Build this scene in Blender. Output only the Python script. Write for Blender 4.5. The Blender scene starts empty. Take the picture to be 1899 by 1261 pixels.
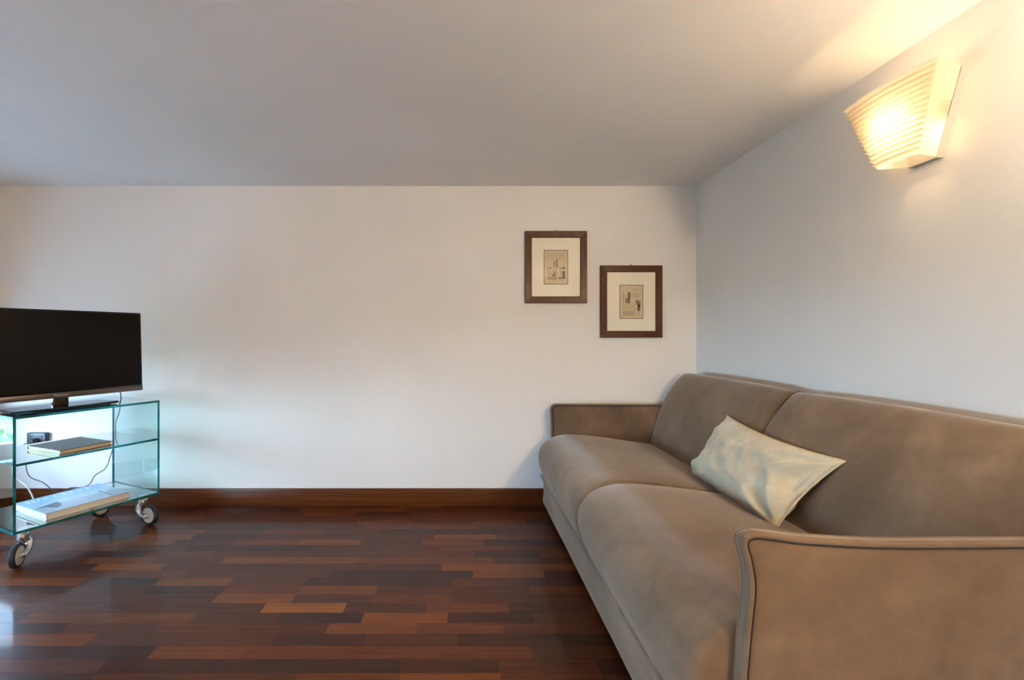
import bpy, bmesh, math, random
from mathutils import Vector, Matrix, noise

random.seed(7)
scene = bpy.context.scene
COL = scene.collection

# ------------------------------------------------------------------ camera
F_PX, VPX, VPY, CAM_H = 900.0, 865.0, 622.0, 1.1      # read off the photograph (1899 x 1261)
cam_d = bpy.data.cameras.new('camera')
cam = bpy.data.objects.new('camera', cam_d); COL.objects.link(cam)
cam.location = (0, 0, CAM_H); cam.rotation_euler = (math.pi/2, 0, 0)
cam_d.sensor_width = 36.0; cam_d.sensor_fit = 'HORIZONTAL'
cam_d.lens = F_PX/1899*36
cam_d.shift_x = (949.5-VPX)/1899
cam_d.shift_y = -(630.5-VPY)/1899
cam_d.clip_start = 0.05
scene.camera = cam

# ------------------------------------------------------------------ light
vs = scene.view_settings
vs.view_transform = 'Standard'; vs.look = 'None'; vs.gamma = 1.0; vs.use_curve_mapping = False
vs.exposure = 0.25
scene.cycles.sample_clamp_indirect = 40.0

SKY_STRENGTH = 36.0
BULB_STRENGTH = 82.0
FILL_GLOBE = 195.0
SMALL_FILL_GLOBE = 84.0
world = bpy.data.worlds.new('sky'); scene.world = world
world.use_nodes = True
nt = world.node_tree; nt.nodes.clear()
wo = nt.nodes.new('ShaderNodeOutputWorld'); bg = nt.nodes.new('ShaderNodeBackground')
tc = nt.nodes.new('ShaderNodeTexCoord'); sx = nt.nodes.new('ShaderNodeSeparateXYZ')
rmp = nt.nodes.new('ShaderNodeValToRGB')
rmp.color_ramp.elements[0].position = 0.45; rmp.color_ramp.elements[0].color = (0.53, 0.76, 1.0, 1)
rmp.color_ramp.elements[1].position = 1.0; rmp.color_ramp.elements[1].color = (0.32, 0.58, 1.0, 1)
mp = nt.nodes.new('ShaderNodeMath'); mp.operation = 'MULTIPLY_ADD'
mp.inputs[1].default_value = 0.5; mp.inputs[2].default_value = 0.5
nt.links.new(tc.outputs['Generated'], sx.inputs[0]); nt.links.new(sx.outputs['Z'], mp.inputs[0])
nt.links.new(mp.outputs[0], rmp.inputs[0]); nt.links.new(rmp.outputs[0], bg.inputs[0])
bg.inputs[1].default_value = SKY_STRENGTH
nt.links.new(bg.outputs[0], wo.inputs[0])

# room box (metres)
XL, XR, YB, YF, ZC = -3.08, 1.488, 3.143, -2.3, 2.067
W1 = dict(y0=1.35, y1=2.86, z0=0.33, z1=0.95)           # low window in the left wall
W_FILL = dict(y0=-0.8, y1=0.95, z0=0.16, z1=0.95)  # unseen extra opening, added to bring in cool fill light

def portal(name, loc, rot, sx_, sy_):
    d = bpy.data.lights.new(name, 'AREA'); d.shape = 'RECTANGLE'; d.size = sx_; d.size_y = sy_
    d.cycles.is_portal = True
    o = bpy.data.objects.new(name, d); COL.objects.link(o); o.location = loc; o.rotation_euler = rot
    return o
portal('daylight_portal', (XL-0.30, (W1['y0']+W1['y1'])/2, (W1['z0']+W1['z1'])/2), (0, -math.pi/2, 0), W1['z1']-W1['z0'], W1['y1']-W1['y0'])

portal('daylight_portal', (XL-0.30, (W_FILL['y0']+W_FILL['y1'])/2, (W_FILL['z0']+W_FILL['z1'])/2), (0, -math.pi/2, 0), W_FILL['z1']-W_FILL['z0'], W_FILL['y1']-W_FILL['y0'])

# ------------------------------------------------------------------ helpers
def lin(r, g, b):
    f = lambda c: c/255/12.92 if c/255 <= 0.04045 else ((c/255+0.055)/1.055)**2.4
    return (f(r), f(g), f(b), 1.0)

def tag(o, label=None, cat=None, group=None, kind=None):
    if label: o['label'] = label
    if cat: o['category'] = cat
    if group: o['group'] = group
    if kind: o['kind'] = kind
    return o

def empty(name, loc=(0, 0, 0), rz=0.0):
    o = bpy.data.objects.new(name, None); COL.objects.link(o)
    o.location = loc; o.rotation_euler = (0, 0, rz); o.empty_display_size = 0.05
    return o

def obj(name, bm, mat=None, parent=None, smooth=False, recalc=True):
    me = bpy.data.meshes.new(name)
    if recalc: bmesh.ops.recalc_face_normals(bm, faces=bm.faces)
    if smooth:
        for f in bm.faces: f.smooth = True
    bm.to_mesh(me); bm.free()
    o = bpy.data.objects.new(name, me); COL.objects.link(o)
    for m in (mat if isinstance(mat, (list, tuple)) else [mat]):
        if m: me.materials.append(m)
    if parent: o.parent = parent
    return o

def add_box(bm, a, b, mi=0, bev=0.0, seg=2):
    r = bmesh.ops.create_cube(bm, size=1.0)
    vs_ = r['verts']
    for v in vs_:
        v.co = Vector(((a[0]+b[0])/2+v.co.x*(b[0]-a[0]), (a[1]+b[1])/2+v.co.y*(b[1]-a[1]), (a[2]+b[2])/2+v.co.z*(b[2]-a[2])))
    fs = set(f for v in vs_ for f in v.link_faces)
    for f in fs: f.material_index = mi
    if bev > 0:
        es = list(set(e for v in vs_ for e in v.link_edges))
        bmesh.ops.bevel(bm, geom=es, offset=bev, segments=seg, affect='EDGES', profile=0.5)

def box(name, a, b, mat, parent=None, bev=0.0, seg=2):
    bm = bmesh.new(); add_box(bm, a, b, 0, bev, seg)
    o = obj(name, bm, mat, parent)
    if bev > 0: auto(o)
    return o

def auto(o, ang=40):
    for p in o.data.polygons: p.use_smooth = True
    o.data.set_sharp_from_angle(angle=math.radians(ang))
    return o

def catmull(pts, n=8, closed=False):
    pts = [Vector(p) for p in pts]; out = []
    N = len(pts); rng = N if closed else N-1
    for i in range(rng):
        if closed: p0, p1, p2, p3 = pts[(i-1) % N], pts[i], pts[(i+1) % N], pts[(i+2) % N]
        else: p0, p1, p2, p3 = pts[max(i-1, 0)], pts[i], pts[i+1], pts[min(i+2, N-1)]
        for k in range(n):
            t = k/n
            out.append(0.5*((2*p1)+(-p0+p2)*t+(2*p0-5*p1+4*p2-p3)*t*t+(-p0+3*p1-3*p2+p3)*t**3))
    if not closed: out.append(pts[-1])
    return out

def add_tube(bm, pts, r, sides=8, closed=False):
    pts = [Vector(p) for p in pts]; N = len(pts); rings = []
    up = None
    for i, p in enumerate(pts):
        if closed: t = pts[(i+1) % N]-pts[i-1]
        else: t = pts[min(i+1, N-1)]-pts[max(i-1, 0)]
        t.normalize()
        if up is None:
            up = Vector((0, 0, 1)) if abs(t.z) < 0.9 else Vector((1, 0, 0))
        n = (up-t*up.dot(t))
        if n.length < 1e-6: n = t.orthogonal()
        n.normalize(); up = n; b = t.cross(n)
        rr = r(i/(N-1)) if callable(r) else r
        rings.append([bm.verts.new(p+(n*math.cos(a)+b*math.sin(a))*rr) for a in [2*math.pi*k/sides for k in range(sides)]])
    M = N if closed else N-1
    for i in range(M):
        A, B = rings[i], rings[(i+1) % N]
        for k in range(sides):
            bm.faces.new((A[k], A[(k+1) % sides], B[(k+1) % sides], B[k]))
    if not closed:
        bm.faces.new(rings[0][::-1]); bm.faces.new(rings[-1])

def tube(name, pts, r, mat, parent=None, sides=8, closed=False):
    bm = bmesh.new(); add_tube(bm, pts, r, sides, closed)
    return obj(name, bm, mat, parent, smooth=True)

def add_lathe(bm, prof, seg=32, M=Matrix()):
    """prof: (radius, height) along local Z"""
    rings = []
    for r, h in prof:
        if r < 1e-6: rings.append([bm.verts.new(M @ Vector((0, 0, h)))])
        else: rings.append([bm.verts.new(M @ Vector((r*math.cos(2*math.pi*k/seg), r*math.sin(2*math.pi*k/seg), h))) for k in range(seg)])
    for A, B in zip(rings[:-1], rings[1:]):
        for k in range(seg):
            k2 = (k+1) % seg
            if len(A) == 1 and len(B) == 1: continue
            if len(A) == 1: bm.faces.new((A[0], B[k2], B[k]))
            elif len(B) == 1: bm.faces.new((A[k], A[k2], B[0]))
            else: bm.faces.new((A[k], A[k2], B[k2], B[k]))

def lathe(name, prof, mat, parent=None, seg=32, M=Matrix(), ang=35):
    bm = bmesh.new(); add_lathe(bm, prof, seg, M)
    return auto(obj(name, bm, mat, parent), ang)

# ------------------------------------------------------------------ materials
def new_mat(name):
    m = bpy.data.materials.new(name); m.use_nodes = True
    n = m.node_tree.nodes; b = n['Principled BSDF']
    return m, m.node_tree, b

def simple(name, col, rough=0.5, metal=0.0, spec=0.5, coat=0.0):
    m, t, b = new_mat(name)
    b.inputs['Base Color'].default_value = col; b.inputs['Roughness'].default_value = rough
    b.inputs['Metallic'].default_value = metal; b.inputs['Specular IOR Level'].default_value = spec
    b.inputs['Coat Weight'].default_value = coat
    return m

def noise_node(t, scale, detail=3, rough=0.5, vec=None, dist=0.0):
    n = t.nodes.new('ShaderNodeTexNoise'); n.inputs['Scale'].default_value = scale
    n.inputs['Detail'].default_value = detail; n.inputs['Roughness'].default_value = rough
    n.inputs['Distortion'].default_value = dist
    if vec is not None: t.links.new(vec, n.inputs['Vector'])
    return n

def bump(t, b, height, strength, dist):
    bp = t.nodes.new('ShaderNodeBump'); bp.inputs['Strength'].default_value = strength
    bp.inputs['Distance'].default_value = dist
    t.links.new(height, bp.inputs['Height']); t.links.new(bp.outputs[0], b.inputs['Normal'])
    return bp

def mixrgb(t, fac, a, b_, mode='MIX'):
    m = t.nodes.new('ShaderNodeMix'); m.data_type = 'RGBA'; m.blend_type = mode
    for sock, val in ((0, fac), (6, a), (7, b_)):
        if hasattr(val, 'links'): t.links.new(val, m.inputs[sock])
        else: m.inputs[sock].default_value = val
    return m.outputs[2]

def ramp(t, fac, stops):
    r = t.nodes.new('ShaderNodeValToRGB')
    el = r.color_ramp.elements
    while len(el) < len(stops): el.new(0.5)
    for e, (p, c) in zip(el, stops): e.position = p; e.color = c
    t.links.new(fac, r.inputs[0]); return r.outputs[0]

def objcoord(t, scale=(1, 1, 1), what='Object'):
    c = t.nodes.new('ShaderNodeTexCoord'); mpn = t.nodes.new('ShaderNodeMapping')
    mpn.inputs['Scale'].default_value = scale
    t.links.new(c.outputs[what], mpn.inputs[0]); return mpn.outputs[0]

def plaster(name, col):
    m, t, b = new_mat(name)
    v = objcoord(t)
    n1 = noise_node(t, 1.3, 3, 0.5, v)
    c2 = tuple(x*0.94 for x in col[:3])+(1,)
    t.links.new(ramp(t, n1.outputs[0], [(0.35, c2), (0.7, col)]), b.inputs['Base Color'])
    b.inputs['Roughness'].default_value = 0.85; b.inputs['Specular IOR Level'].default_value = 0.2
    n2 = noise_node(t, 90, 4, 0.6, v)
    bump(t, b, n2.outputs[0], 0.12, 0.002)
    return m
M_WALL = plaster('white_plaster', (0.86, 0.84, 0.825, 1))
M_CEIL = plaster('ceiling_plaster', (0.90, 0.885, 0.875, 1))

def wood(name, stops, island=False, grain=(1.2, 26, 26), rough=0.2, coat=0.6, coat_r=0.08, use_obj_color=False, base=(0.1, 0.04, 0.02, 1)):
    m, t, b = new_mat(name)
    c = t.nodes.new('ShaderNodeTexCoord'); oi = t.nodes.new('ShaderNodeObjectInfo')
    geo = t.nodes.new('ShaderNodeNewGeometry')
    add = t.nodes.new('ShaderNodeVectorMath'); add.operation = 'ADD'
    rnd = geo.outputs['Random Per Island'] if island else oi.outputs['Random']
    sc = t.nodes.new('ShaderNodeMath'); sc.operation = 'MULTIPLY'; sc.inputs[1].default_value = 40
    t.links.new(rnd, sc.inputs[0])
    t.links.new(c.outputs['Object'], add.inputs[0]); t.links.new(sc.outputs[0], add.inputs[1])
    mpn = t.nodes.new('ShaderNodeMapping'); mpn.inputs['Scale'].default_value = grain
    t.links.new(add.outputs[0], mpn.inputs[0])
    n1 = noise_node(t, 3.0, 5, 0.6, mpn.outputs[0], 0.4)
    n2 = noise_node(t, 16.0, 3, 0.7, mpn.outputs[0])
    if use_obj_color: col = oi.outputs['Color']
    elif stops: col = ramp(t, rnd, stops)
    else: col = base
    g = ramp(t, n1.outputs[0], [(0.25, (0.55, 0.52, 0.50, 1)), (0.6, (1, 1, 1, 1)), (0.85, (1.25, 1.22, 1.2, 1))])
    c1 = mixrgb(t, 1.0, col, g, 'MULTIPLY')
    g2 = ramp(t, n2.outputs[0], [(0.3, (0.75, 0.75, 0.75, 1)), (0.65, (1, 1, 1, 1))])
    c2 = mixrgb(t, 0.7, c1, g2, 'MULTIPLY')
    t.links.new(c2, b.inputs['Base Color'])
    b.inputs['Roughness'].default_value = rough; b.inputs['Specular IOR Level'].default_value = 0.12
    b.inputs['Coat Weight'].default_value = coat; b.inputs['Coat Roughness'].default_value = coat_r
    n3 = noise_node(t, 2.2, 2, 0.5, c.outputs['Object'])
    bump(t, b, n2.outputs[0], 0.05, 0.0006)
    return m
PAL = [(0.0, lin(62, 30, 20)), (0.3, lin(82, 40, 24)), (0.6, lin(98, 50, 28)), (0.85, lin(118, 62, 32)), (1.0, lin(146, 84, 44))]
M_STRIP = wood('merbau_strip', None, use_obj_color=True, rough=0.45, coat=0.27, coat_r=0.10)
M_STRIP_REST = wood('merbau_strip_rest', PAL, island=True, rough=0.45, coat=0.27, coat_r=0.10)
M_BASEB = wood('dark_skirting_wood', None, base=lin(104, 55, 25), grain=(1.0, 20, 20), rough=0.35, coat=0.3, coat_r=0.2)
M_FRAME = wood('walnut_frame_wood', None, base=lin(92, 52, 30), grain=(14, 14, 14), rough=0.4, coat=0.2, coat_r=0.25)

def thin_glass(name, tint, refl=1.0, rough=0.0):
    m = bpy.data.materials.new(name); m.use_nodes = True; t = m.node_tree; t.nodes.clear()
    out = t.nodes.new('ShaderNodeOutputMaterial'); tr = t.nodes.new('ShaderNodeBsdfTransparent')
    gl = t.nodes.new('ShaderNodeBsdfGlossy'); mx = t.nodes.new('ShaderNodeMixShader')
    fr = t.nodes.new('ShaderNodeFresnel'); fr.inputs[0].default_value = 1.5
    geo = t.nodes.new('ShaderNodeNewGeometry')
    inv = t.nodes.new('ShaderNodeMath'); inv.operation = 'SUBTRACT'; inv.inputs[0].default_value = 1.0
    mul = t.nodes.new('ShaderNodeMath'); mul.operation = 'MULTIPLY'
    m2 = t.nodes.new('ShaderNodeMath'); m2.operation = 'MULTIPLY'; m2.inputs[1].default_value = refl
    t.links.new(geo.outputs['Backfacing'], inv.inputs[1]); t.links.new(fr.outputs[0], mul.inputs[0])
    t.links.new(inv.outputs[0], mul.inputs[1]); t.links.new(mul.outputs[0], m2.inputs[0])
    tr.inputs[0].default_value = tint; gl.inputs['Roughness'].default_value = rough
    t.links.new(m2.outputs[0], mx.inputs[0]); t.links.new(tr.outputs[0], mx.inputs[1]); t.links.new(gl.outputs[0], mx.inputs[2])
    t.links.new(mx.outputs[0], out.inputs[0]); return m
M_GLASS = thin_glass('clear_green_glass', (0.865, 0.968, 0.958, 1), 2.6)
M_PANE = thin_glass('window_glass', (0.97, 0.985, 0.98, 1), 1.0)
M_PICGLASS = thin_glass('picture_glass', (0.98, 0.98, 0.98, 1), 0.6)

def edge_glass():
    m, t, b = new_mat('teal_glass_edge')
    n = noise_node(t, 9, 2, 0.5, objcoord(t))
    t.links.new(ramp(t, n.outputs[0], [(0.3, (0.003, 0.060, 0.068, 1)), (0.7, (0.012, 0.26, 0.27, 1))]), b.inputs['Base Color'])
    b.inputs['Roughness'].default_value = 0.12; b.inputs['Transmission Weight'].default_value = 0.25
    return m
M_EDGE = edge_glass()

def suede(name, c1, c2, c3, nap=3.0):
    m, t, b = new_mat(name)
    v = objcoord(t)
    n1 = noise_node(t, nap, 4, 0.55, v, 0.6)
    n2 = noise_node(t, 22, 4, 0.6, v, 0.3)
    a = ramp(t, n1.outputs[0], [(0.3, c1), (0.55, c2), (0.75, c3)])
    g = ramp(t, n2.outputs[0], [(0.3, (0.88, 0.88, 0.88, 1)), (0.7, (1.06, 1.05, 1.04, 1))])
    t.links.new(mixrgb(t, 1.0, a, g, 'MULTIPLY'), b.inputs['Base Color'])
    b.inputs['Roughness'].default_value = 0.9; b.inputs['Specular IOR Level'].default_value = 0.15
    b.inputs['Sheen Weight'].default_value = 0.55; b.inputs['Sheen Roughness'].default_value = 0.40
    n3 = noise_node(t, 420, 3, 0.6, v)
    n4 = noise_node(t, 130, 4, 0.7, v)
    mm = t.nodes.new('ShaderNodeMath'); mm.operation = 'ADD'
    t.links.new(n3.outputs[0], mm.inputs[0]); t.links.new(n4.outputs[0], mm.inputs[1])
    bump(t, b, mm.outputs[0], 0.22, 0.0016)
    return m
M_SUEDE = suede('taupe_nubuck', lin(100, 80, 63), lin(119, 97, 77), lin(137, 113, 91))
M_PIPING = suede('taupe_piping', lin(104, 88, 74), lin(112, 95, 80), lin(120, 102, 86))
M_SEAM = simple('dark_seam', lin(48, 40, 34), 0.9)
M_PILLOW = suede('pale_khaki_velvet', lin(184, 173, 150), lin(196, 185, 160), lin(206, 195, 170), 5.0)
M_DARKFOOT = simple('black_foot', (0.01, 0.01, 0.01, 1), 0.6)

M_CHROME = simple('brushed_chrome', (0.80, 0.79, 0.78, 1), 0.3, 1.0)
M_WHEELDISC = simple('grey_wheel_disc', (0.52, 0.48, 0.43, 1), 0.4)
M_RUBBER = simple('black_rubber', (0.012, 0.012, 0.013, 1), 0.5)
M_BLACKGLOSS = simple('black_gloss_plastic', (0.008, 0.007, 0.006, 1), 0.15, spec=0.4)
M_SCREEN = simple('tv_screen', (0.006, 0.004, 0.0025, 1), 0.22, spec=0.22)
M_TVBAR = simple('bronze_tv_bar', (0.16, 0.13, 0.115, 1), 0.3, 0.7)
M_LOGO = simple('silver_lettering', (0.75, 0.75, 0.75, 1), 0.3, 0.6)
M_WHITEPL = simple('white_plastic', (0.72, 0.72, 0.72, 1), 0.35)
M_SOCKET = simple('anthracite_plastic', (0.045, 0.05, 0.065, 1), 0.35)
M_SOCKETIN = simple('dark_socket_insert', (0.015, 0.017, 0.024, 1), 0.45)
M_CORD = simple('dark_grey_cord', (0.05, 0.05, 0.055, 1), 0.5)
M_MAT = simple('cream_mat_board', lin(250, 244, 226), 0.8, spec=0.2)
M_PAPER = simple('aged_print_paper', lin(224, 206, 172), 0.85, spec=0.2)
M_LINE = simple('dark_border_line', lin(88, 76, 58), 0.8)
M_BRASS = simple('brass_hook', (0.3, 0.2, 0.1, 1), 0.4, 0.8)
M_WINFRAME = simple('white_window_paint', (0.78, 0.78, 0.76, 1), 0.35)
M_PAGES = simple('cream_pages', lin(214, 190, 152), 0.9)
M_WPAGES = simple('white_pages', lin(226, 216, 200), 0.9)
M_BOOKBLK = simple('charcoal_book_cover', lin(74, 74, 76), 0.4)

def ink(name, tone, sc):
    m = bpy.data.materials.new(name); m.use_nodes = True; t = m.node_tree
    b = t.nodes['Principled BSDF']
    n = noise_node(t, sc, 4, 0.75, objcoord(t))
    p = lin(224, 206, 172); d = lin(*tone)
    t.links.new(ramp(t, n.outputs[0], [(0.46, d), (0.66, p)]), b.inputs['Base Color'])
    b.inputs['Roughness'].default_value = 0.85; return m
M_INKD = ink('etching_ink_dark', (70, 54, 38), 180)
M_INKM = ink('etching_ink_mid', (110, 92, 66), 260)
M_INKL = ink('etching_ink_light', (166, 146, 112), 320)

# ------------------------------------------------------------------ the room
T = 0.12
def struct(o): return tag(o, kind='structure')
floor = struct(box('floor', (XL-T, YF-T, -0.15), (XR+T, YB+T, -0.012), simple('screed', (0.05, 0.03, 0.02, 1), 0.9)))
struct(box('ceiling', (XL-T, YF-T, ZC), (XR+T, YB+T, ZC+0.12), M_CEIL))
struct(box('wall_back', (XL-T, YB, -0.012), (XR+T, YB+T, ZC), M_WALL))
struct(box('wall_right', (XR, YF, -0.012), (XR+T, YB, ZC), M_WALL))
WT = 0.26
bm = bmesh.new()
for ya, yb in ((YF, W_FILL['y0']), (W_FILL['y1'], W1['y0']), (W1['y1'], YB)): add_box(bm, (XL-WT, ya, -0.012), (XL, yb, ZC))
for W in (W1, W_FILL):
    add_box(bm, (XL-WT, W['y0'], -0.012), (XL, W['y1'], W['z0'])); add_box(bm, (XL-WT, W['y0'], W['z1']), (XL, W['y1'], ZC))
struct(obj('wall_left', bm, M_WALL))
struct(box('wall_front', (XL, YF-T, -0.012), (XR, YF, ZC), M_WALL))

BBH, BBT = 0.112, 0.016
struct(box('baseboard_back', (XL+BBT, YB-BBT, 0), (XR-BBT, YB, BBH), M_BASEB, bev=0.003))
struct(box('baseboard_right', (XR-BBT, YF, 0), (XR, YB, BBH), M_BASEB, bev=0.003))
struct(box('baseboard_left', (XL, YF, 0), (XL+BBT, YB, BBH), M_BASEB, bev=0.003))

# window: frame with two sashes, panes, sill and handle
def window(name, P, width, h, sashes):
    """local x along the window, y to the outside, z up"""
    r = struct(empty(name, P[0], P[1]))
    fw, d0, d1 = 0.05, 0.10, 0.17
    bm = bmesh.new()
    add_box(bm, (0, d0, 0), (width, d1, fw)); add_box(bm, (0, d0, h-fw), (width, d1, h))
    add_box(bm, (0, d0, fw), (fw, d1, h-fw)); add_box(bm, (width-fw, d0, fw), (width, d1, h-fw))
    obj('window_frame', bm, M_WINFRAME, r)
    w = (width-2*fw)/sashes
    for k in range(sashes):
        x0 = fw+k*w; x1 = x0+w; s = 0.045
        bm = bmesh.new(); a, b_ = d0-0.015, d1-0.02
        add_box(bm, (x0, a, fw), (x1, b_, fw+s)); add_box(bm, (x0, a, h-fw-s), (x1, b_, h-fw))
        add_box(bm, (x0, a, fw+s), (x0+s, b_, h-fw-s)); add_box(bm, (x1-s, a, fw+s), (x1, b_, h-fw-s))
        sa = obj('sash', bm, M_WINFRAME, r)
        box('pane', (x0+s, d0+0.02, fw+s), (x1-s, d0+0.026, h-fw-s), M_PANE, sa)
    tube('handle', [(width/2, d0-0.015, h*0.5), (width/2, d0-0.05, h*0.5), (width/2, d0-0.055, h*0.5-0.1)], 0.008, M_CHROME, r)
    box('window_sill', (0.0, -0.03, -0.02), (width, d0, 0.004), M_WINFRAME, r, bev=0.004)
    return r
# left wall: local x -> +Y, local y -> -X
window('window_1', ((XL, W1['y0'], W1['z0']), math.pi/2), W1['y1']-W1['y0'], W1['z1']-W1['z0'], 2)

window('fill_window', ((XL, W_FILL['y0'], W_FILL['z0']), math.pi/2), W_FILL['y1']-W_FILL['y0'], W_FILL['z1']-W_FILL['z0'], 2)  # added out of view so bluish daylight reaches the sofa front

# outside: terrace and hedge seen in reflections
mg, t, b = new_mat('terrace_stone'); n = noise_node(t, 14, 4, 0.6, objcoord(t))
t.links.new(ramp(t, n.outputs[0], [(0.3, lin(130, 127, 120)), (0.7, lin(146, 142, 134))]), b.inputs['Base Color']); b.inputs['Roughness'].default_value = 1
struct(box('ground_outside', (-16, -14, -0.75), (XL-WT-0.02, 16, -0.6), mg))
ml, t, b = new_mat('hedge_leaf'); geo = t.nodes.new('ShaderNodeNewGeometry')
t.links.new(ramp(t, geo.outputs['Random Per Island'], [(0.0, lin(92, 128, 84)), (0.6, lin(132, 168, 116)), (1.0, lin(176, 204, 160))]), b.inputs['Base Color'])
b.inputs['Roughness'].default_value = 0.5
bm = bmesh.new(); rng = random.Random(3)
for i in range(7000):
    y = rng.uniform(-1.5, 7.5); prof = rng.random()
    hgt = 0.40+0.12*noise.noise(Vector((y*0.9, 0, 3)))
    z = -0.6+prof*(hgt+0.6)
    x = -6.3+rng.uniform(-0.25, 0.45)*(1-0.5*prof)+0.2*noise.noise(Vector((y*1.5, z*1.5, 0)))
    s = rng.uniform(0.04, 0.085)
    R = Matrix.Rotation(rng.uniform(0, 6.28), 3, 'Z') @ Matrix.Rotation(rng.uniform(0.2, 1.5), 3, 'X')
    q = [Vector((0, -s, 0)), Vector((s*0.45, 0, 0.01)), Vector((0, s, 0)), Vector((-s*0.45, 0, 0.01))]
    bm.faces.new([bm.verts.new(R @ p+Vector((x, y, z))) for p in q])
tag(obj('garden_hedge', bm, ml, recalc=False), 'pale green leafy hedge growing outside the low window', 'hedge', kind='stuff')

# ------------------------------------------------------------------ parquet strips
RW, RL, Y0 = 0.0689, 0.33, 1.926
DK, MD, OR, TN, LT = lin(68, 31, 12), lin(86, 40, 14), lin(104, 50, 15), lin(122, 64, 20), lin(142, 82, 30)
fixed = {   # row -> (x of one joint, {strip index from that joint: colour})
    0: (-0.821, {0: LT, 1: MD, -1: MD, 2: OR, -2: MD}),
    1: (-0.722, {0: MD, 1: OR, -1: TN, 2: MD}),
    -1: (-0.404, {0: TN, 1: DK, -1: DK, 2: MD, -2: MD}),
    -2: (-0.851, {0: MD, 1: TN, 2: OR, 3: MD, -1: MD}),
    -3: (-0.695, {0: DK, 1: MD, 2: DK, -1: MD, 3: DK}),
    -4: (-0.760, {0: OR, 1: OR, 2: OR, 3: MD, -1: OR}),
    -5: (-0.55, {0: DK, 1: DK, 2: MD, 3: DK, -1: DK}),
    -6: (-0.219, {0: TN, 1: MD, -1: OR, -2: MD}),
    3: (-1.05, {-1: TN, 0: MD, 1: DK}), 4: (-0.30, {0: DK}), 7: (-0.62, {0: MD, 1: OR}),
}
bm = bmesh.new()
add_box(bm, (0.0003, 0.0003, -0.012), (RL-0.0003, RW-0.0003, 0.0))
strip_me = bpy.data.meshes.new('floor_strip'); bm.to_mesh(strip_me); bm.free(); strip_me.materials.append(M_STRIP)
rest = bmesh.new(); rng = random.Random(21); nstrip = 0
r0 = int(math.floor((YF-Y0)/RW)); r1 = int(math.floor((YB-Y0)/RW))
pal = [DK]*5+[MD]*7+[OR]*4+[TN]*2
for r in range(r0, r1+1):
    ya, yb = Y0+r*RW, min(Y0+(r+1)*RW, YB)
    if ya < YF: ya = YF
    ref, cols = fixed.get(r, (rng.uniform(-1.6, -1.27), {}))
    k0 = int(math.floor((XL-ref)/RL)); k1 = int(math.floor((XR-ref)/RL))
    for k in range(k0, k1+1):
        xa, xb = max(ref+k*RL, XL), min(ref+(k+1)*RL, XR)
        vis = yb > 1.5 and xb > -0.98*yb-0.02 and xa < 0.56 and ya < 3.13
        if vis and yb-ya > RW*0.5 and nstrip < 300:
            o = bpy.data.objects.new('floor_strip', strip_me); COL.objects.link(o); o.parent = floor
            o.location = (xa, ya, rng.uniform(-0.0001, 0.0)); o.scale = ((xb-xa)/RL, (yb-ya)/RW, 1)
            o.color = cols.get(k, rng.choice(pal)); nstrip += 1
            c = o.color; f = rng.uniform(0.86, 1.14); o.color = (c[0]*f, c[1]*f, c[2]*f, 1)
        elif xb-xa > 0.002:
            add_box(rest, (xa+0.0004, ya+0.0003, -0.012), (xb-0.0004, yb-0.0003, 0.0))
ro = obj('floor_strip_field', rest, M_STRIP_REST, floor); ro['kind'] = 'stuff'

# ------------------------------------------------------------------ sofa
SO = empty('sofa', (0.512, 1.005, 0), 0.0155)
tag(SO, 'taupe brown nubuck two cushion sofa with thin piped armrests along the right wall', 'sofa')
SL = 2.06                                           # length along local y
ARM_T = 0.032

def loft(name, prof, y0, y1, mat, parent, end_r=0.05, n_end=6, n_mid=12, bulge=0.0, crown=None, closed=True, puff=0.0, seed=0, wob=0.004):
    """sweep a closed (x,z) profile along y with rounded ends"""
    pr = catmull([(p[0], 0, p[1]) for p in prof], 5, closed=True)
    cx = sum(p.x for p in pr)/len(pr); cz = sum(p.z for p in pr)/len(pr)
    nrm = []
    N = len(pr)
    for i in range(N):
        tg = pr[(i+1) % N]-pr[i-1]; n_ = Vector((tg.z, 0, -tg.x)); n_.normalize()
        if n_.dot(Vector((pr[i].x-cx, 0, pr[i].z-cz))) < 0: n_ = -n_
        nrm.append(n_)
    ys = []
    for k in range(n_end+1):
        a = math.pi/2*k/n_end; ys.append((y0+end_r*(1-math.cos(math.pi/2-a)) if False else y0+end_r*(1-math.cos(a)), end_r*(1-math.sin(a))))
    mid = [(y0+end_r+(y1-y0-2*end_r)*k/n_mid, 0.0) for k in range(1, n_mid)]
    tail = [(y0+y1-y, e) for y, e in ys[::-1]]
    bm = bmesh.new(); rings = []
    for y, e in ys+mid+tail:
        s = (y-y0)/(y1-y0)
        pf = puff*(1-(2*s-1)**4)
        ring = []
        for i in range(N):
            p = pr[i]-nrm[i]*(e-pf)
            w = noise.noise(Vector((p.x*4+seed, y*3.2, p.z*4)))*wob
            p = p+nrm[i]*w
            ring.append(bm.verts.new((p.x, y, p.z)))
        rings.append(ring)
    for A, B in zip(rings[:-1], rings[1:]):
        for k in range(N): bm.faces.new((A[k], A[(k+1) % N], B[(k+1) % N], B[k]))
    bm.faces.new(rings[0][::-1]); bm.faces.new(rings[-1])
    o = obj(name, bm, mat, parent, smooth=True)
    o.data.set_sharp_from_angle(angle=math.radians(60))
    return o, pr, nrm

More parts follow.
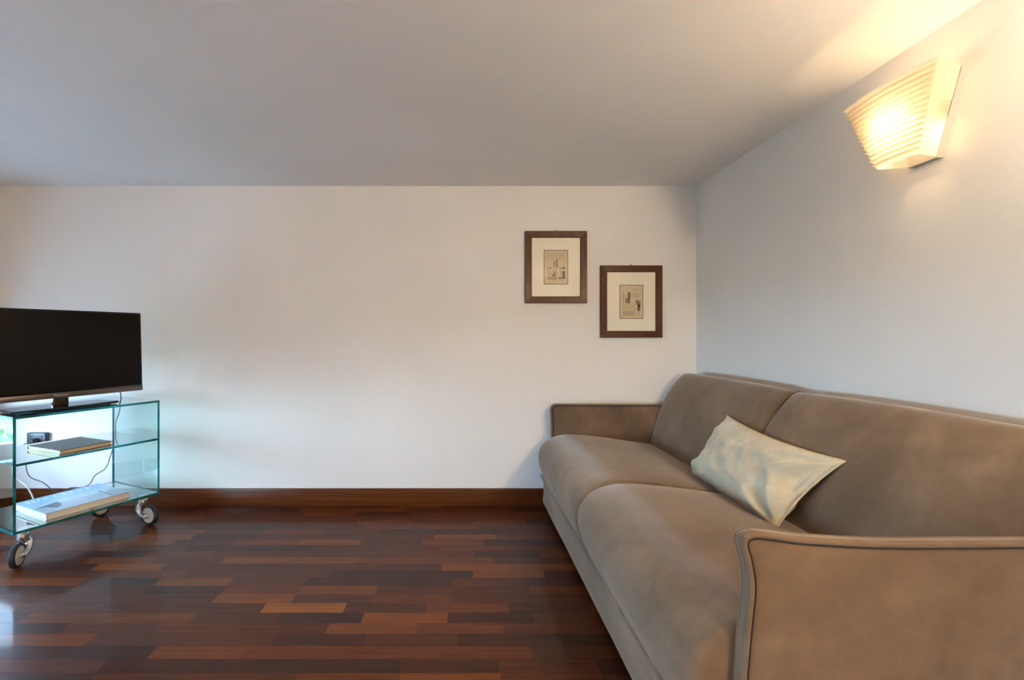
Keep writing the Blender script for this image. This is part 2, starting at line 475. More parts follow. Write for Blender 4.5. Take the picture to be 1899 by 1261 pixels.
MIDY = SL/2
seat_prof = [(0.0, 0.235), (-0.022, 0.275), (-0.035, 0.335), (-0.025, 0.395), (0.015, 0.445), (0.08, 0.475), (0.17, 0.485), (0.33, 0.472),
             (0.52, 0.445), (0.70, 0.418), (0.80, 0.40), (0.82, 0.33), (0.80, 0.25), (0.6, 0.235), (0.3, 0.235), (0.08, 0.232)]
back_prof = [(0.655, 0.36), (0.672, 0.46), (0.70, 0.57), (0.742, 0.68), (0.80, 0.78), (0.85, 0.842), (0.888, 0.864), (0.925, 0.845),
             (0.938, 0.79), (0.938, 0.6), (0.938, 0.4), (0.80, 0.33)]
for i, (a, b_) in enumerate(((ARM_T+0.002, MIDY), (MIDY, SL-ARM_T-0.002))):
    o, pr, nn = loft('seat_cushion', seat_prof, a, b_, M_SUEDE, SO, end_r=0.028, puff=0.008, seed=i*7)
    yy = b_-0.006 if i == 0 else a+0.006
    # welt that runs round the cushion end at the centre joint
    o2, pr2, nn2 = loft('back_cushion', back_prof, a, b_, M_SUEDE, SO, end_r=0.03, puff=0.010, seed=20+i*9)
    if i == 0:
        ring = [Vector((p.x-n_.x*0.018, MIDY, p.z-n_.z*0.018)) for p, n_ in zip(pr, nn)]
        tube('seat_seam', ring, 0.006, M_SEAM, SO, 6, True)
        ring = [Vector((p.x-n_.x*0.016, MIDY, p.z-n_.z*0.016)) for p, n_ in zip(pr2, nn2)]
        tube('back_seam', ring, 0.006, M_SEAM, SO, 6, True)
        for dy in (-0.02,):
            ring = [Vector((p.x+n_.x*0.0005, MIDY+dy-0.004, p.z+n_.z*0.0005)) for p, n_ in zip(pr2, nn2)][:32]
            tube('stitch_line', ring, 0.0016, M_SEAM, SO, 5, False)

# base with front panel, dark plinth feet
base_prof = [(0.004, 0.05), (0.0, 0.12), (0.002, 0.20), (0.008, 0.238), (0.4, 0.242), (0.90, 0.24), (0.93, 0.2), (0.93, 0.06), (0.5, 0.046), (0.1, 0.046)]
loft('base', base_prof, ARM_T+0.001, SL-ARM_T-0.001, M_SUEDE, SO, end_r=0.006, n_end=2, n_mid=20, wob=0.002)
for y in (0.12, SL-0.12):
    for x in (0.10, 0.86):
        box('foot', (x-0.03, y-0.03, 0.0), (x+0.03, y+0.03, 0.05), M_DARKFOOT, SO)
box('back_frame', (0.90, ARM_T+0.002, 0.06), (0.942, SL-ARM_T-0.002, 0.70), M_SUEDE, SO, bev=0.008)

# thin pillow-like armrests with piping on both rims
def armrest(yc, sgn):
    if sgn < 0:      # near armrest: front corner kicks out a little
        front = [(0.056, 0.03), (0.056, 0.20), (0.058, 0.38), (0.068, 0.50), (0.075, 0.575), (0.068, 0.63), (0.059, 0.662), (0.064, 0.682), (0.085, 0.691), (0.12, 0.688), (0.20, 0.678)]
    else:
        front = [(0.052, 0.03), (0.050, 0.20), (0.050, 0.38), (0.050, 0.50), (0.049, 0.575), (0.047, 0.61), (0.048, 0.638), (0.057, 0.660), (0.078, 0.670), (0.12, 0.671), (0.20, 0.670)]
    outl = front+[(0.36, 0.669), (0.60, 0.668), (0.86, 0.668), (0.925, 0.662), (0.936, 0.62), (0.938, 0.40), (0.938, 0.03), (0.5, 0.03)]
    dense = catmull([(p[0], 0, p[1]) for p in outl], 5, closed=True)
    N = len(dense); cx, cz = 0.50, 0.36
    nr = []
    for i in range(N):
        tg = dense[(i+1) % N]-dense[i-1]; n_ = Vector((tg.z, 0, -tg.x)); n_.normalize()
        if n_.dot(Vector((dense[i].x-cx, 0, dense[i].z-cz))) < 0: n_ = -n_
        nr.append(n_)
    h = ARM_T/2
    # rings from the centre of one face, over the rim, to the centre of the other face
    steps = [(-0.9, 0), (-0.75, 0.0), (-0.5, 0.0), (-0.25, 0), (-0.1, 0)]
    bm = bmesh.new(); rings = []
    def face_ring(f, side):
        ring = []
        for p in dense:
            x = cx+(p.x-cx)*f; z = cz+(p.z-cz)*f
            bul = 0.012*(1-f**3)+0.003*noise.noise(Vector((x*5+yc, side, z*5)))*(1-f)
            ring.append(bm.verts.new((x, yc+side*(h+bul), z)))
        return ring
    fs = [0.12, 0.3, 0.5, 0.7, 0.84, 0.93]
    for f in fs: rings.append(face_ring(f, -1))
    for e, yy in ((0.010, -h), (0.003, -h+0.003), (0.0, -h+0.010), (0.0015, 0), (0.0, h-0.010), (0.003, h-0.003), (0.010, h)):
        rings.append([bm.verts.new((p.x-n_.x*e, yc+yy, p.z-n_.z*e)) for p, n_ in zip(dense, nr)])
    for f in fs[::-1]: rings.append(face_ring(f, 1))
    for A, B in zip(rings[:-1], rings[1:]):
        for k in range(N): bm.faces.new((A[k], A[(k+1) % N], B[(k+1) % N], B[k]))
    bm.faces.new(rings[0][::-1]); bm.faces.new(rings[-1])
    arm = obj('armrest', bm, M_SUEDE, SO, smooth=True)
    for s in (-1, 1):
        tube('piping', [Vector((p.x-n_.x*0.006, yc+s*(h-0.001), p.z-n_.z*0.006)) for p, n_ in zip(dense, nr)], 0.0052, M_SUEDE, arm, 8, True)
        if s < 0: tube('piping_seam', [Vector((p.x-n_.x*0.0125, yc+s*(h+0.0012), p.z-n_.z*0.0125)) for p, n_ in zip(dense, nr)], 0.0022, M_SEAM, arm, 6, True)
armrest(ARM_T/2, -1); armrest(SL-ARM_T/2, 1)

# ------------------------------------------------------------------ cushion
def pillow():
    FB, NB = Vector((1.075, 2.335, 0.432)), Vector((1.06, 1.665, 0.432))
    FT, NT = Vector((1.222, 2.275, 0.722)), Vector((1.235, 1.582, 0.690))
    nu, nv, TH = 56, 36, 0.082
    nrm = (NB-FB).cross(FT-FB).normalized()
    if nrm.x > 0: nrm = -nrm                     # towards the room
    bm = bmesh.new(); grid = {}
    for side in (1, -1):
        for i in range(nu+1):
            for j in range(nv+1):
                edge = i in (0, nu) or j in (0, nv)
                if side == -1 and edge: grid[side, i, j] = grid[1, i, j]; continue
                u, v = i/nu, j/nv
                # edges pulled in between the corners
                uu = 0.5+(u-0.5)*(1-0.075*(1-(2*v-1)**2)); vv = 0.5+(v-0.5)*(1-0.13*(1-(2*u-1)**2)*(1.0 if v > .5 else 0.35))
                p = FB*(1-uu)*(1-vv)+NB*uu*(1-vv)+NT*uu*vv+FT*(1-uu)*vv
                a = 1-abs(2*u-1)**2.6; c = 1-abs(2*v-1)**2.4
                t = TH*(max(a, 0)*max(c, 0))**0.55
                # creases running in from the corners and the near short side
                wr = 0.0
                for (cu, cv, ang, amp, k) in ((1, 0, 2.5, 0.026, 30), (1, 1, 3.75, 0.017, 26), (0, 0, 0.7, 0.014, 24), (0, 1, -0.7, 0.006, 22)):
                    du, dv = (u-cu)*0.67, (v-cv)*0.33
                    rr = math.hypot(du, dv); th = math.atan2(dv, du)
                    wr += amp*math.sin(th*9+cu*2+cv)*math.exp(-((rr-0.12)/0.09)**2)
                wr += 0.020*noise.noise(Vector((u*4.5, v*3.0, side*3.1)))
                wr += 0.012*noise.noise(Vector((u*9+v*4, v*6-u*3, side*1.7+5)))
                wr *= min(1, t/0.03)
                grid[side, i, j] = bm.verts.new(p+nrm*side*(t*(1.0 if side == 1 else 0.62)+wr))
    for side in (1, -1):
        for i in range(nu):
            for j in range(nv):
                q = [grid[side, i, j], grid[side, i+1, j], grid[side, i+1, j+1], grid[side, i, j+1]]
                bm.faces.new(q if side == 1 else q[::-1])
    r = empty('throw_cushion', (1.15, 1.97, 0.42))
    tag(r, 'pale khaki velvet lumbar cushion leaning on the sofa backrest', 'cushion')
    seam = [grid[1, i, 0].co.copy() for i in range(nu+1)]+[grid[1, nu, j].co.copy() for j in range(1, nv+1)] + \
           [grid[1, i, nv].co.copy() for i in range(nu-1, -1, -1)]+[grid[1, 0, j].co.copy() for j in range(nv-1, 0, -1)]
    org = Vector((1.15, 1.97, 0.42))
    for v in bm.verts: v.co -= org
    o = obj('cushion_cover', bm, M_PILLOW, r, smooth=True)
    tube('edge_seam', [s-org for s in seam], 0.0032, M_PILLOW, r, 6, True)
pillow()

# ------------------------------------------------------------------ glass trolley
ANG = math.atan2(0.89, 0.455)
CC = Vector((-2.1755, 2.672, 0))
TU = Vector((math.cos(ANG), math.sin(ANG), 0)); TV_ = Vector((-math.sin(ANG), math.cos(ANG), 0))
def loc(u, v, z=0): return CC+TU*u+TV_*v+Vector((0, 0, z))
HW, HD, GT = 0.3365, 0.238, 0.012
ZB, ZM, ZT = 0.166, 0.484, 0.718
TR = empty('tv_trolley', CC, ANG)
tag(TR, 'clear green glass television trolley with three shelves on chrome castors', 'trolley')
def glass_panel(name, a, b, thin_axis):
    bm = bmesh.new(); add_box(bm, a, b)
    for f in bm.faces:
        f.normal_update()
        f.material_index = 0 if abs(f.normal[thin_axis]) > 0.5 else 1
    return obj(name, bm, [M_GLASS, M_EDGE], TR)
glass_panel('shelf', (-HW, -HD, ZB), (HW, HD, ZB+GT), 2)
glass_panel('shelf', (-HW+GT, -HD, ZM), (HW-GT, HD, ZM+GT), 2)
glass_panel('shelf', (-HW, -HD, ZT-GT), (HW, HD, ZT), 2)
for x0 in (-HW, HW-GT):
    glass_panel('side_panel', (x0, -HD, ZB+GT), (x0+GT, HD, ZT-GT), 0)

def caster(u, v, wx, wy):
    """stem at local (u,v); (wx,wy) is the world direction in which the wheel trails"""
    d = Vector((wx, wy, 0)).normalized()
    dl = Vector((d.dot(TU), d.dot(TV_), 0)); ax = Vector((-dl.y, dl.x, 0))          # wheel axis
    camd = Vector((0, 0, 0))-loc(u, v); camd.z = 0
    cl = Vector((camd.dot(TU), camd.dot(TV_), 0))
    if ax.dot(cl) < 0: ax = -ax
    R, Wd, TRAIL = 0.058, 0.026, 0.052; q = R/0.05
    S = Vector((u, v, 0)); C = S+dl*TRAIL+Vector((0, 0, R))
    M = Matrix.Translation(C) @ ax.to_track_quat('Z', 'Y').to_matrix().to_4x4()
    c = lathe('castor', [(0, ZB), (0.021, ZB), (0.021, ZB-0.006), (0.016, ZB-0.010), (0.016, ZB-0.020), (0.023, ZB-0.024), (0.025, ZB-0.036), (0.021, ZB-0.050), (0.0, ZB-0.055)],
              M_CHROME, TR, 28, Matrix.Translation(S))
    lathe('tyre', [(a*q, h) for a, h in ((0.038, -Wd/2+0.001), (0.045, -Wd/2), (0.049, -Wd/2+0.004), (0.05, 0), (0.049, Wd/2-0.004), (0.045, Wd/2), (0.038, Wd/2-0.001), (0.038, -Wd/2+0.001))], M_RUBBER, c, 40, M)
    lathe('wheel_disc', [(a*q, h) for a, h in ((0, -Wd/2-0.001), (0.012, -Wd/2-0.001), (0.0385, -Wd/2+0.003), (0.0385, Wd/2-0.003), (0.034, Wd/2+0.001), (0.02, Wd/2-0.001), (0, Wd/2-0.001))], M_WHEELDISC, c, 36, M)
    off = ax*(Wd/2+0.010)
    P = [S+Vector((0, 0, ZB-0.034)), S-dl*0.012+off*0.55+Vector((0, 0, ZB-0.060)), S-dl*0.008+off*0.9+Vector((0, 0, 0.090)), S+dl*0.014+off+Vector((0, 0, 0.066)), C+off+Vector((0, 0, -0.004))]
    tube('fork', catmull(P, 7), lambda s: 0.021-0.009*s, M_CHROME, c, 14)
    lathe('axle_cap', [(0, 0.031), (0.008, 0.030), (0.013, 0.025), (0.013, 0.0), (0, 0.0)], M_CHROME, c, 20, M)
caster(-HW+0.06, -HD+0.06, 0.33, -0.94)
caster(HW-0.06, -HD+0.06, 0.95, -0.30)
caster(HW-0.06, HD-0.06, -0.3, -0.95)
caster(-HW+0.06, HD-0.06, 0.8, -0.6)

# ------------------------------------------------------------------ television
TVP = loc(-0.084, -0.075, ZT)
TVR = empty('television', TVP, ANG)
tag(TVR, 'flat black television with bronze lower bar standing on the glass trolley', 'television')
HWt = 0.41
pan = empty('panel_tilt', (0, 0, 0)); COL.objects.unlink(pan); bpy.data.objects.remove(pan)
TILT = Matrix.Translation((0, 0, 0.055)) @ Matrix.Rotation(math.radians(-2.4), 4, 'X')
def tpart(name, a, b, mat, bev=0.0, parent=TVR):
    o = box(name, a, b, mat, parent, bev)
    o.data.transform(TILT); return o
TH_ = 0.462
tpart('bezel', (-HWt, -0.012, 0), (HWt, 0.022, TH_), M_BLACKGLOSS, 0.003)
tpart('back_housing', (-0.30, 0.020, 0.05), (0.30, 0.055, TH_-0.08), M_BLACKGLOSS, 0.012)
tpart('screen', (-HWt+0.009, -0.0128, 0.034), (HWt-0.009, -0.0115, TH_-0.010), M_SCREEN)
bar = tpart('lower_bar', (-HWt+0.001, -0.0150, -0.002), (HWt-0.001, -0.0115, 0.026), M_TVBAR, 0.001)
cu = bpy.data.curves.new('maker_lettering', 'FONT'); cu.body = 'Panasonic'; cu.size = 0.0165; cu.align_x = 'CENTER'; cu.extrude = 0.0003
tmp = bpy.data.objects.new('tmp', cu); COL.objects.link(tmp); bpy.context.view_layer.update()
me = bpy.data.meshes.new_from_object(tmp.evaluated_get(bpy.context.evaluated_depsgraph_get()))
bpy.data.objects.remove(tmp); me.name = 'maker_lettering'; me.materials.clear(); me.materials.append(M_LOGO)
me.transform(TILT @ Matrix.Translation((0.0, -0.0155, 0.0075)) @ Matrix.Rotation(math.pi/2, 4, 'X'))
lo = bpy.data.objects.new('maker_lettering', me); COL.objects.link(lo); lo.parent = TVR
bm = bmesh.new(); add_box(bm, (-0.035, -0.012, 0.012), (0.035, 0.012, 0.075), bev=0.004); auto(obj('neck', bm, simple('smoked_neck', (0.03, 0.022, 0.018, 1), 0.15), TVR))
# stand plate: bevelled slab, wider at the front
bm = bmesh.new()
pts = [(-0.245, -0.115), (-0.10, -0.130), (0.05, -0.130), (0.235, -0.105), (0.215, 0.055), (0.10, 0.085), (-0.10, 0.085), (-0.235, 0.06)]
lo_, hi_ = [bm.verts.new((x*0.94, y*0.92, 0.003)) for x, y in pts], [bm.verts.new((x, y, 0.010)) for x, y in pts]
hi2 = [bm.verts.new((x*0.97, y*0.95, 0.017)) for x, y in pts]
for A, B in ((lo_, hi_), (hi_, hi2)):
    for k in range(8): bm.faces.new((A[k], A[(k+1) % 8], B[(k+1) % 8], B[k]))
bm.faces.new(lo_[::-1]); bm.faces.new(hi2)
obj('stand_plate', bm, M_BLACKGLOSS, TVR)
for x, y in ((-0.2, -0.09), (0.19, -0.08), (-0.19, 0.04), (0.18, 0.04)):
    lathe('rubber_pad', [(0, 0), (0.010, 0), (0.010, 0.0035), (0, 0.0035)], M_RUBBER, TVR, 16, Matrix.Translation((x, y, 0)))

# ------------------------------------------------------------------ books
def book(name, u0, u1, v0, v1, z, th, cover, pages, label, rz=0.0, cv=0.003):
    uc, vc = (u0+u1)/2, (v0+v1)/2
    r = empty(name, loc(uc, vc, z), ANG+rz); tag(r, label, 'book')
    w, d = (u1-u0)/2, (v1-v0)/2
    box('cover', (-w, -d, 0), (w, d, cv), cover, r)
    box('pages', (-w+0.004, -d+0.003, cv), (w-0.004, d-0.004, th-cv), pages, r)
    top = box('cover', (-w, -d, th-cv), (w, d, th), cover, r)
    box('spine', (-w, d-0.004, cv), (w, d, th-cv), cover, r)
    return r, w, d, th, top
m, t, b = new_mat('seascape_jacket')
cn = t.nodes.new('ShaderNodeTexCoord'); sp = t.nodes.new('ShaderNodeSeparateXYZ'); t.links.new(cn.outputs['Generated'], sp.inputs[0])
sea = ramp(t, sp.outputs['Y'], [(0.0, lin(160, 170, 180)), (0.38, lin(164, 178, 192)), (0.44, lin(190, 206, 212)), (0.70, lin(160, 192, 220)), (1.0, lin(122, 164, 212))])
nz = noise_node(t, 6, 3, 0.5, cn.outputs['Generated'])
gz = ramp(t, nz.outputs[0], [(0.3, (0.85, 0.88, 0.9, 1)), (0.7, (1.05, 1.05, 1.05, 1))])
t.links.new(mixrgb(t, 1.0, sea, gz, 'MULTIPLY'), b.inputs['Base Color']); b.inputs['Roughness'].default_value = 0.22
BK, w, d, th, top = book('art_book', -0.195, 0.195, -0.195, 0.137, ZB+GT, 0.035, m, M_WPAGES, 'large thick book with blue seascape jacket on the bottom glass shelf', cv=0.0025)
def flat_poly(bm, pts, z): bm.faces.new([bm.verts.new((x, y, z)) for x, y in pts])
bm = bmesh.new(); zt = th+0.0003
flat_poly(bm, [(-w+0.004, -0.030), (-w+0.06, -0.022), (-w+0.115, 0.0), (-w+0.12, -0.035), (-w+0.10, -0.09), (-w+0.07, -0.11), (-w+0.05, -0.05)], zt)
obj('headland_print', bm, simple('dark_blue_print', lin(52, 76, 100), 0.25), top)
bm = bmesh.new()
for q in ([(0.118, -0.135), (0.124, -0.135), (0.123, -0.02), (0.119, -0.02)], [(0.115, -0.02), (0.127, -0.02), (0.125, 0.005), (0.117, 0.005)]): flat_poly(bm, q, zt)
obj('lighthouse_print', bm, simple('dark_print', lin(62, 66, 76), 0.25), top)
bm = bmesh.new(); rng = random.Random(5); x = -w+0.035
while x < w-0.07:                                     # worn, unreadable white title strokes
    lw = rng.uniform(0.022, 0.03); yb_, yt_ = 0.088, 0.138
    for (xa, ya, xb, yb2) in rng.choice([((0, 0, .5, 1), (.5, 1, 1, 0)), ((0, 0, 0, 1), (0, 1, 1, .5)), ((0, 0, 0, 1), (0, 1, 1, 0), (1, 0, 1, 1)), ((0, 0, 0, 1), (0, 1, .8, .6), (.2, .5, 1, 0))]):
        A = Vector((x+xa*lw, yb_+ya*(yt_-yb_), 0)); B = Vector((x+xb*lw, yb_+yb2*(yt_-yb_), 0))
        n_ = (B-A).normalized().cross(Vector((0, 0, 1)))*0.0026
        flat_poly(bm, [tuple((A+n_).xy), tuple((B+n_).xy), tuple((B-n_).xy), tuple((A-n_).xy)], zt)
    x += lw+0.012
obj('title_strokes', bm, simple('white_print', lin(232, 238, 244), 0.3), top)
book('dark_book', -0.155, 0.095, -0.205, 0.085, ZM+GT, 0.022, M_BOOKBLK, M_PAGES, 'slim charcoal covered book with tan page edges on the middle glass shelf', rz=math.radians(4))

# ------------------------------------------------------------------ socket and cords
sk = empty('wall_socket', (-2.762, YB, 0.43))
tag(sk, 'dark anthracite wall socket box low on the white wall behind the trolley', 'socket')
box('socket_box', (-0.062, -0.030, -0.043), (0.062, 0.0, 0.045), M_SOCKET, sk, bev=0.006, seg=3)
box('socket_insert', (-0.040, -0.0315, -0.028), (0.040, -0.029, 0.028), M_SOCKETIN, sk, bev=0.001)
pl = lathe('power_plug', [(0, 0), (0.017, 0), (0.019, 0.006), (0.015, 0.022), (0.008, 0.034), (0, 0.036)], M_RUBBER, None, 20, Matrix.Translation((-2.757, YB-0.0315, 0.425)) @ Matrix.Rotation(math.pi/2, 4, 'X'))
def wp(px, py, Y): return Vector(((px-VPX)/F_PX*Y, Y, CAM_H-(py-VPY)/F_PX*Y))
tvb = TVP+TU*0.285+TV_*0.045+Vector((0, 0, 0.09))
cord = [tvb, wp(223, 728, 2.99), wp(224, 745, 3.04), wp(221, 765, 3.07), wp(214, 785, 3.085), wp(215, 808, 3.09), wp(211, 825, 3.09), wp(204, 848, 3.09), wp(196, 868, 3.09),
        wp(176, 882, 3.09), wp(166, 898, 3.085), wp(150, 904, 3.08), wp(130, 905, 3.07), wp(112, 914, 3.06), wp(98, 909, 3.05), wp(80, 895, 3.05),
        wp(58, 886, 3.05), wp(50, 874, 3.05), wp(46, 850, 3.06), wp(38, 832, 3.07), wp(42, 826, 3.08), Vector((-2.765, YB-0.065, 0.425))]
pc = tube('power_cord', catmull(cord, 6), 0.0028, M_CORD, None, 6)
tvm = (Matrix.Translation(TVP) @ Matrix.Rotation(ANG, 4, 'Z')).inverted()
for o in (pc, pl): o.data.transform(tvm)
pc.parent = TVR; pl.parent = pc
pc['label'] = 'thin dark cord hanging in a loop to the wall socket'
cord = [loc(-0.31, 0.268, 0.72), loc(-0.308, 0.268, 0.60), wp(20, 840, 2.88), wp(24, 874, 2.88), wp(34, 889, 2.89), wp(48, 900, 2.89), wp(57, 914, 2.89), wp(63, 928, 2.89), wp(72, 946, 2.90), wp(90, 958, 2.93), wp(120, 955, 2.98), wp(170, 946, 3.05)]
for c in cord[-3:]: c.z = 0.006
tag(tube('aerial_cable', catmull(cord, 6), 0.0042, M_WHITEPL, None, 8), 'white aerial cable curving down to the floor behind the trolley', 'cable')

# ------------------------------------------------------------------ framed etchings
def picture(x0, x1, z0, z1, pr, inks, letters, label):
    Yf = YB-0.022
    k = Yf/F_PX
    X = lambda px: (px-VPX)*k; Z = lambda py: CAM_H-(py-VPY)*k
    xa, xb, zb, za = X(x0), X(x1), Z(z1), Z(z0)
    r = empty('framed_etching', ((xa+xb)/2, YB, zb)); tag(r, label, 'picture', 'framed etchings on the white wall')
    w, h, fw = (xb-xa)/2, za-zb, 0.043
    fr = None
    bm = bmesh.new()
    # mitred frame: outer and inner rectangles, bevelled profile
    def rect(i, y): return [bm.verts.new(p) for p in ((-w+i, y, i), (w-i, y, i), (w-i, y, h-i), (-w+i, y, h-i))]
    R = [rect(0, 0), rect(0, -0.019), rect(0.003, -0.022), rect(fw-0.004, -0.020), rect(fw, -0.016), rect(fw, -0.004)]
    for A, B in zip(R[:-1], R[1:]):
        for q in range(4): bm.faces.new((A[q], A[(q+1) % 4], B[(q+1) % 4], B[q]))
    obj('frame', bm, M_FRAME, r)
    box('mat_board', (-w+0.02, -0.010, 0.02), (w-0.02, -0.002, h-0.02), M_MAT, r)
    xm = (xa+xb)/2
    pa, pb, qb, qa = X(pr[0])-xm, X(pr[2])-xm, Z(pr[3])-zb, Z(pr[1])-zb
    sheet = box('print_sheet', (pa, -0.0106, qb), (pb, -0.0099, qa), M_PAPER, r)
    bm = bmesh.new(); s = 0.0034
    for a, b_ in (((pa, qb), (pb, qb+s)), ((pa, qa-s), (pb, qa)), ((pa, qb), (pa+s, qa)), ((pb-s, qb), (pb, qa))):
        add_box(bm, (a[0], -0.0110, a[1]), (b_[0], -0.0105, b_[1]))
    obj('border_line', bm, M_LINE, sheet)
    for nm, mt, rects in inks:
        bm = bmesh.new()
        for a0, b0, a1, b1 in rects:
            add_box(bm, (pa+a0*(pb-pa), -0.0109, qa-b1*(qa-qb)), (pa+a1*(pb-pa), -0.0105, qa-b0*(qa-qb)))
        obj(nm, bm, mt, sheet)['kind'] = 'stuff'
    box('glazing', (-w+fw-0.003, -0.0150, fw-0.003), (w-fw+0.003, -0.0135, h-fw+0.003), M_PICGLASS, r)
    tube('hanging_hook', [(0, -0.004, h-0.004), (0, -0.007, h+0.004), (0.0, -0.004, h+0.008)], 0.0035, M_BRASS, r, 8)
def hatch(a0, b0, a1, b1, n, thick, vertical=False):
    out = []
    for i in range(n):
        f = (i+0.5)/n
        out.append((a0+(a1-a0)*f-thick/2, b0, a0+(a1-a0)*f+thick/2, b1) if vertical else (a0, b0+(b1-b0)*f-thick/2, a1, b0+(b1-b0)*f+thick/2))
    return out
def N1(x0, y0, x1, y1): return ((x0-130)/615, (y0-190)/895, (x1-130)/615, (y1-190)/895)
def N2(x0, y0, x1, y1): return ((x0-145)/605, (y0-190)/870, (x1-145)/605, (y1-190)/870)
d1 = [N1(345, 815, 382, 872), N1(396, 750, 424, 890), N1(600, 740, 672, 900), N1(500, 895, 672, 938), N1(208, 643, 335, 660), N1(535, 660, 670, 682)]
m1 = [N1(378, 480, 406, 650), N1(442, 445, 482, 655), N1(450, 430, 470, 450), N1(600, 630, 668, 662)]+hatch(*N1(212, 665, 480, 885), 7, 0.016, True)
l1 = hatch(*N1(210, 260, 660, 460), 5, 0.008)+hatch(*N1(530, 690, 590, 880), 4, 0.012, True)+[N1(505, 308, 660, 324), N1(220, 890, 470, 960), N1(350, 975, 640, 985)]
d2 = [N2(355, 380, 415, 660), N2(600, 690, 672, 860), N2(370, 640, 400, 665)]
m2 = [N2(292, 530, 352, 660), N2(237, 400, 254, 655), N2(556, 570, 612, 690), N2(615, 600, 680, 760)]+hatch(*N2(225, 860, 540, 985), 5, 0.012)
l2 = [N2(510, 308, 622, 324)]+hatch(*N2(430, 390, 640, 520), 4, 0.010)+hatch(*N2(225, 670, 560, 850), 6, 0.010)+hatch(*N2(540, 880, 660, 985), 4, 0.014, True)
picture(974, 1089, 428, 562, (1009, 463, 1054, 527), (('dark_ink', M_INKD, d1), ('mid_ink', M_INKM, m1), ('faint_ink', M_INKL, l1)), None,
        'brown framed etching of two towers over a gateway, hung higher')
picture(1114, 1229, 492, 626, (1150, 528, 1194, 591), (('dark_ink', M_INKD, d2), ('mid_ink', M_INKM, m2), ('faint_ink', M_INKL, l2)), None,
        'brown framed etching of one dark tower and cliff, hung lower by the corner')

# ------------------------------------------------------------------ wall lamp
m = bpy.data.materials.new('frosted_ribbed_glass'); m.use_nodes = True; t = m.node_tree; t.nodes.clear()
out = t.nodes.new('ShaderNodeOutputMaterial')
trl = t.nodes.new('ShaderNodeBsdfTranslucent'); trl.inputs[0].default_value = (0.96, 0.92, 0.84, 1)
dif = t.nodes.new('ShaderNodeBsdfDiffuse'); dif.inputs[0].default_value = (0.80, 0.76, 0.68, 1)
trn = t.nodes.new('ShaderNodeBsdfTransparent'); trn.inputs[0].default_value = (0.97, 0.95, 0.9, 1)
glo = t.nodes.new('ShaderNodeBsdfGlossy'); glo.inputs['Roughness'].default_value = 0.25
def mixsh(f, a, b_):
    x_ = t.nodes.new('ShaderNodeMixShader'); x_.inputs[0].default_value = f
    t.links.new(a, x_.inputs[1]); t.links.new(b_, x_.inputs[2]); return x_.outputs[0]
t.links.new(mixsh(0.05, mixsh(0.14, mixsh(0.15, trl.outputs[0], dif.outputs[0]), trn.outputs[0]), glo.outputs[0]), out.inputs[0])
M_SHADE = m
def section(tt, off):
    """plan outline at height tt (0 bottom, 1 top): list of (x from wall, y)"""
    wf = 0.070+(0.167-0.070)*tt; wb = 0.045+(0.122-0.045)*tt; d = 0.098+(0.127-0.098)*tt
    bl = 0.010+0.012*tt
    P = [(-0.020, -wb)]
    for k in range(1, 5):
        f = k/5; P.append((-0.020-(d-0.020)*f-off*f, -wb-(wf-wb)*f-off*f))
    nf = 14
    for k in range(nf+1):
        f = k/nf; s = 2*f-1
        P.append((-d-bl*(1-s*s)-off, s*(wf+off)))
    for k in range(4, 0, -1):
        f = k/5; P.append((-0.020-(d-0.020)*f-off*f, wb+(wf-wb)*f+off*f))
    P.append((-0.020, wb)); return P
def bulb_mat(strength):
    me_, t, b = new_mat('glowing_bulb'); b.inputs['Base Color'].default_value = (1, 0.9, 0.8, 1)
    b.inputs['Emission Color'].default_value = (1.0, 0.68, 0.36, 1); b.inputs['Emission Strength'].default_value = strength; return me_
M_PLATE = simple('lamp_back_plate', (0.42, 0.40, 0.38, 1), 0.4)
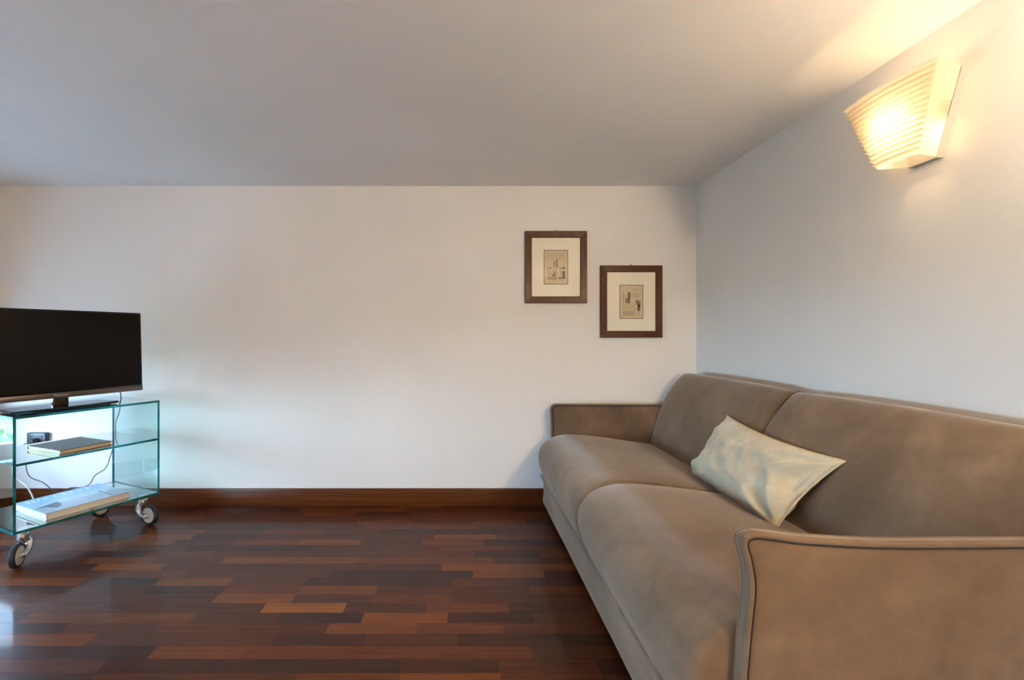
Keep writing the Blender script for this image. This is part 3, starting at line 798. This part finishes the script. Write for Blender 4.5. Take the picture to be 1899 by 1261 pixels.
def wall_lamp(P, label, strength):
    WL = empty('wall_lamp', P); tag(WL, label, 'lamp')
    bm = bmesh.new(); rings = []; NR = 15; HH = 0.243
    for i in range(NR):
        for tt, off in ((i/NR, 0.0), ((i+0.72)/NR, 0.0040), ((i+0.985)/NR, 0.0095)):
            rings.append([bm.verts.new((x, y, HH*tt)) for x, y in section(tt, off)])
    for A, B in zip(rings[:-1], rings[1:]):
        for k in range(len(A)-1): bm.faces.new((A[k], A[k+1], B[k+1], B[k]))
    sh = obj('glass_shade', bm, M_SHADE, WL)
    bmod = sh.modifiers.new('thickness', 'SOLIDIFY'); bmod.thickness = 0.003; bmod.offset = -1
    # back plate follows the taper
    bm = bmesh.new()
    def pl_(x): return [bm.verts.new((x, y, z)) for y, z in ((-0.049, -0.004), (0.049, -0.004), (0.128, HH-0.004), (-0.128, HH-0.004))]
    A, B = pl_(0), pl_(-0.0195)
    for k in range(4): bm.faces.new((A[k], A[(k+1) % 4], B[(k+1) % 4], B[k]))
    bm.faces.new(A[::-1]); bm.faces.new(B)
    obj('back_plate', bm, M_PLATE, WL)
    lathe('bulb', [(0, -0.032), (0.008, -0.030), (0.013, -0.022), (0.014, 0.0), (0.013, 0.022), (0.008, 0.030), (0, 0.032)], bulb_mat(strength), WL, 16,
          Matrix.Translation((-0.062, 0.0, 0.130)) @ Matrix.Rotation(math.pi/2, 4, 'X'))
    box('bulb_holder', (-0.075, -0.05, 0.115), (-0.013, -0.036, 0.145), M_WHITEPL, WL, bev=0.003)
    box('bulb_holder', (-0.075, 0.036, 0.115), (-0.013, 0.05, 0.145), M_WHITEPL, WL, bev=0.003)
wall_lamp((XR, 1.565, 1.66), 'lit ribbed frosted glass wall lamp flaring upwards above the sofa back', BULB_STRENGTH)

# unseen opal globes added along the right wall to supply warm fill light
TX = Matrix.Rotation(-math.pi/2, 4, 'Y')
def fill_globe(y, z, r, strength, label):
    GL = empty('fill_globe', (XR, y, z)); tag(GL, label, 'lamp')
    mo2, t, b = new_mat('fill_globe_glow'); b.inputs['Base Color'].default_value = (0.9, 0.88, 0.84, 1)
    b.inputs['Emission Color'].default_value = (1.0, 0.77, 0.50, 1); b.inputs['Emission Strength'].default_value = strength
    lathe('fill_globe_rose', [(0, 0), (0.05, 0), (0.05, 0.010), (0.018, 0.018), (0.014, 0.045), (0, 0.045)], M_CHROME, GL, 28, TX)
    lathe('fill_globe_ball', [(r*math.sin(math.pi*k/16), r+0.040-r*math.cos(math.pi*k/16)) for k in range(17)], mo2, GL, 32, TX)
fill_globe(-1.2, 1.50, 0.10, FILL_GLOBE, 'large opal fill globe added out of view on the right wall away from the sofa')
fill_globe(0.85, 1.78, 0.07, SMALL_FILL_GLOBE, 'small opal fill globe added out of view on the right wall beside the sofa end')
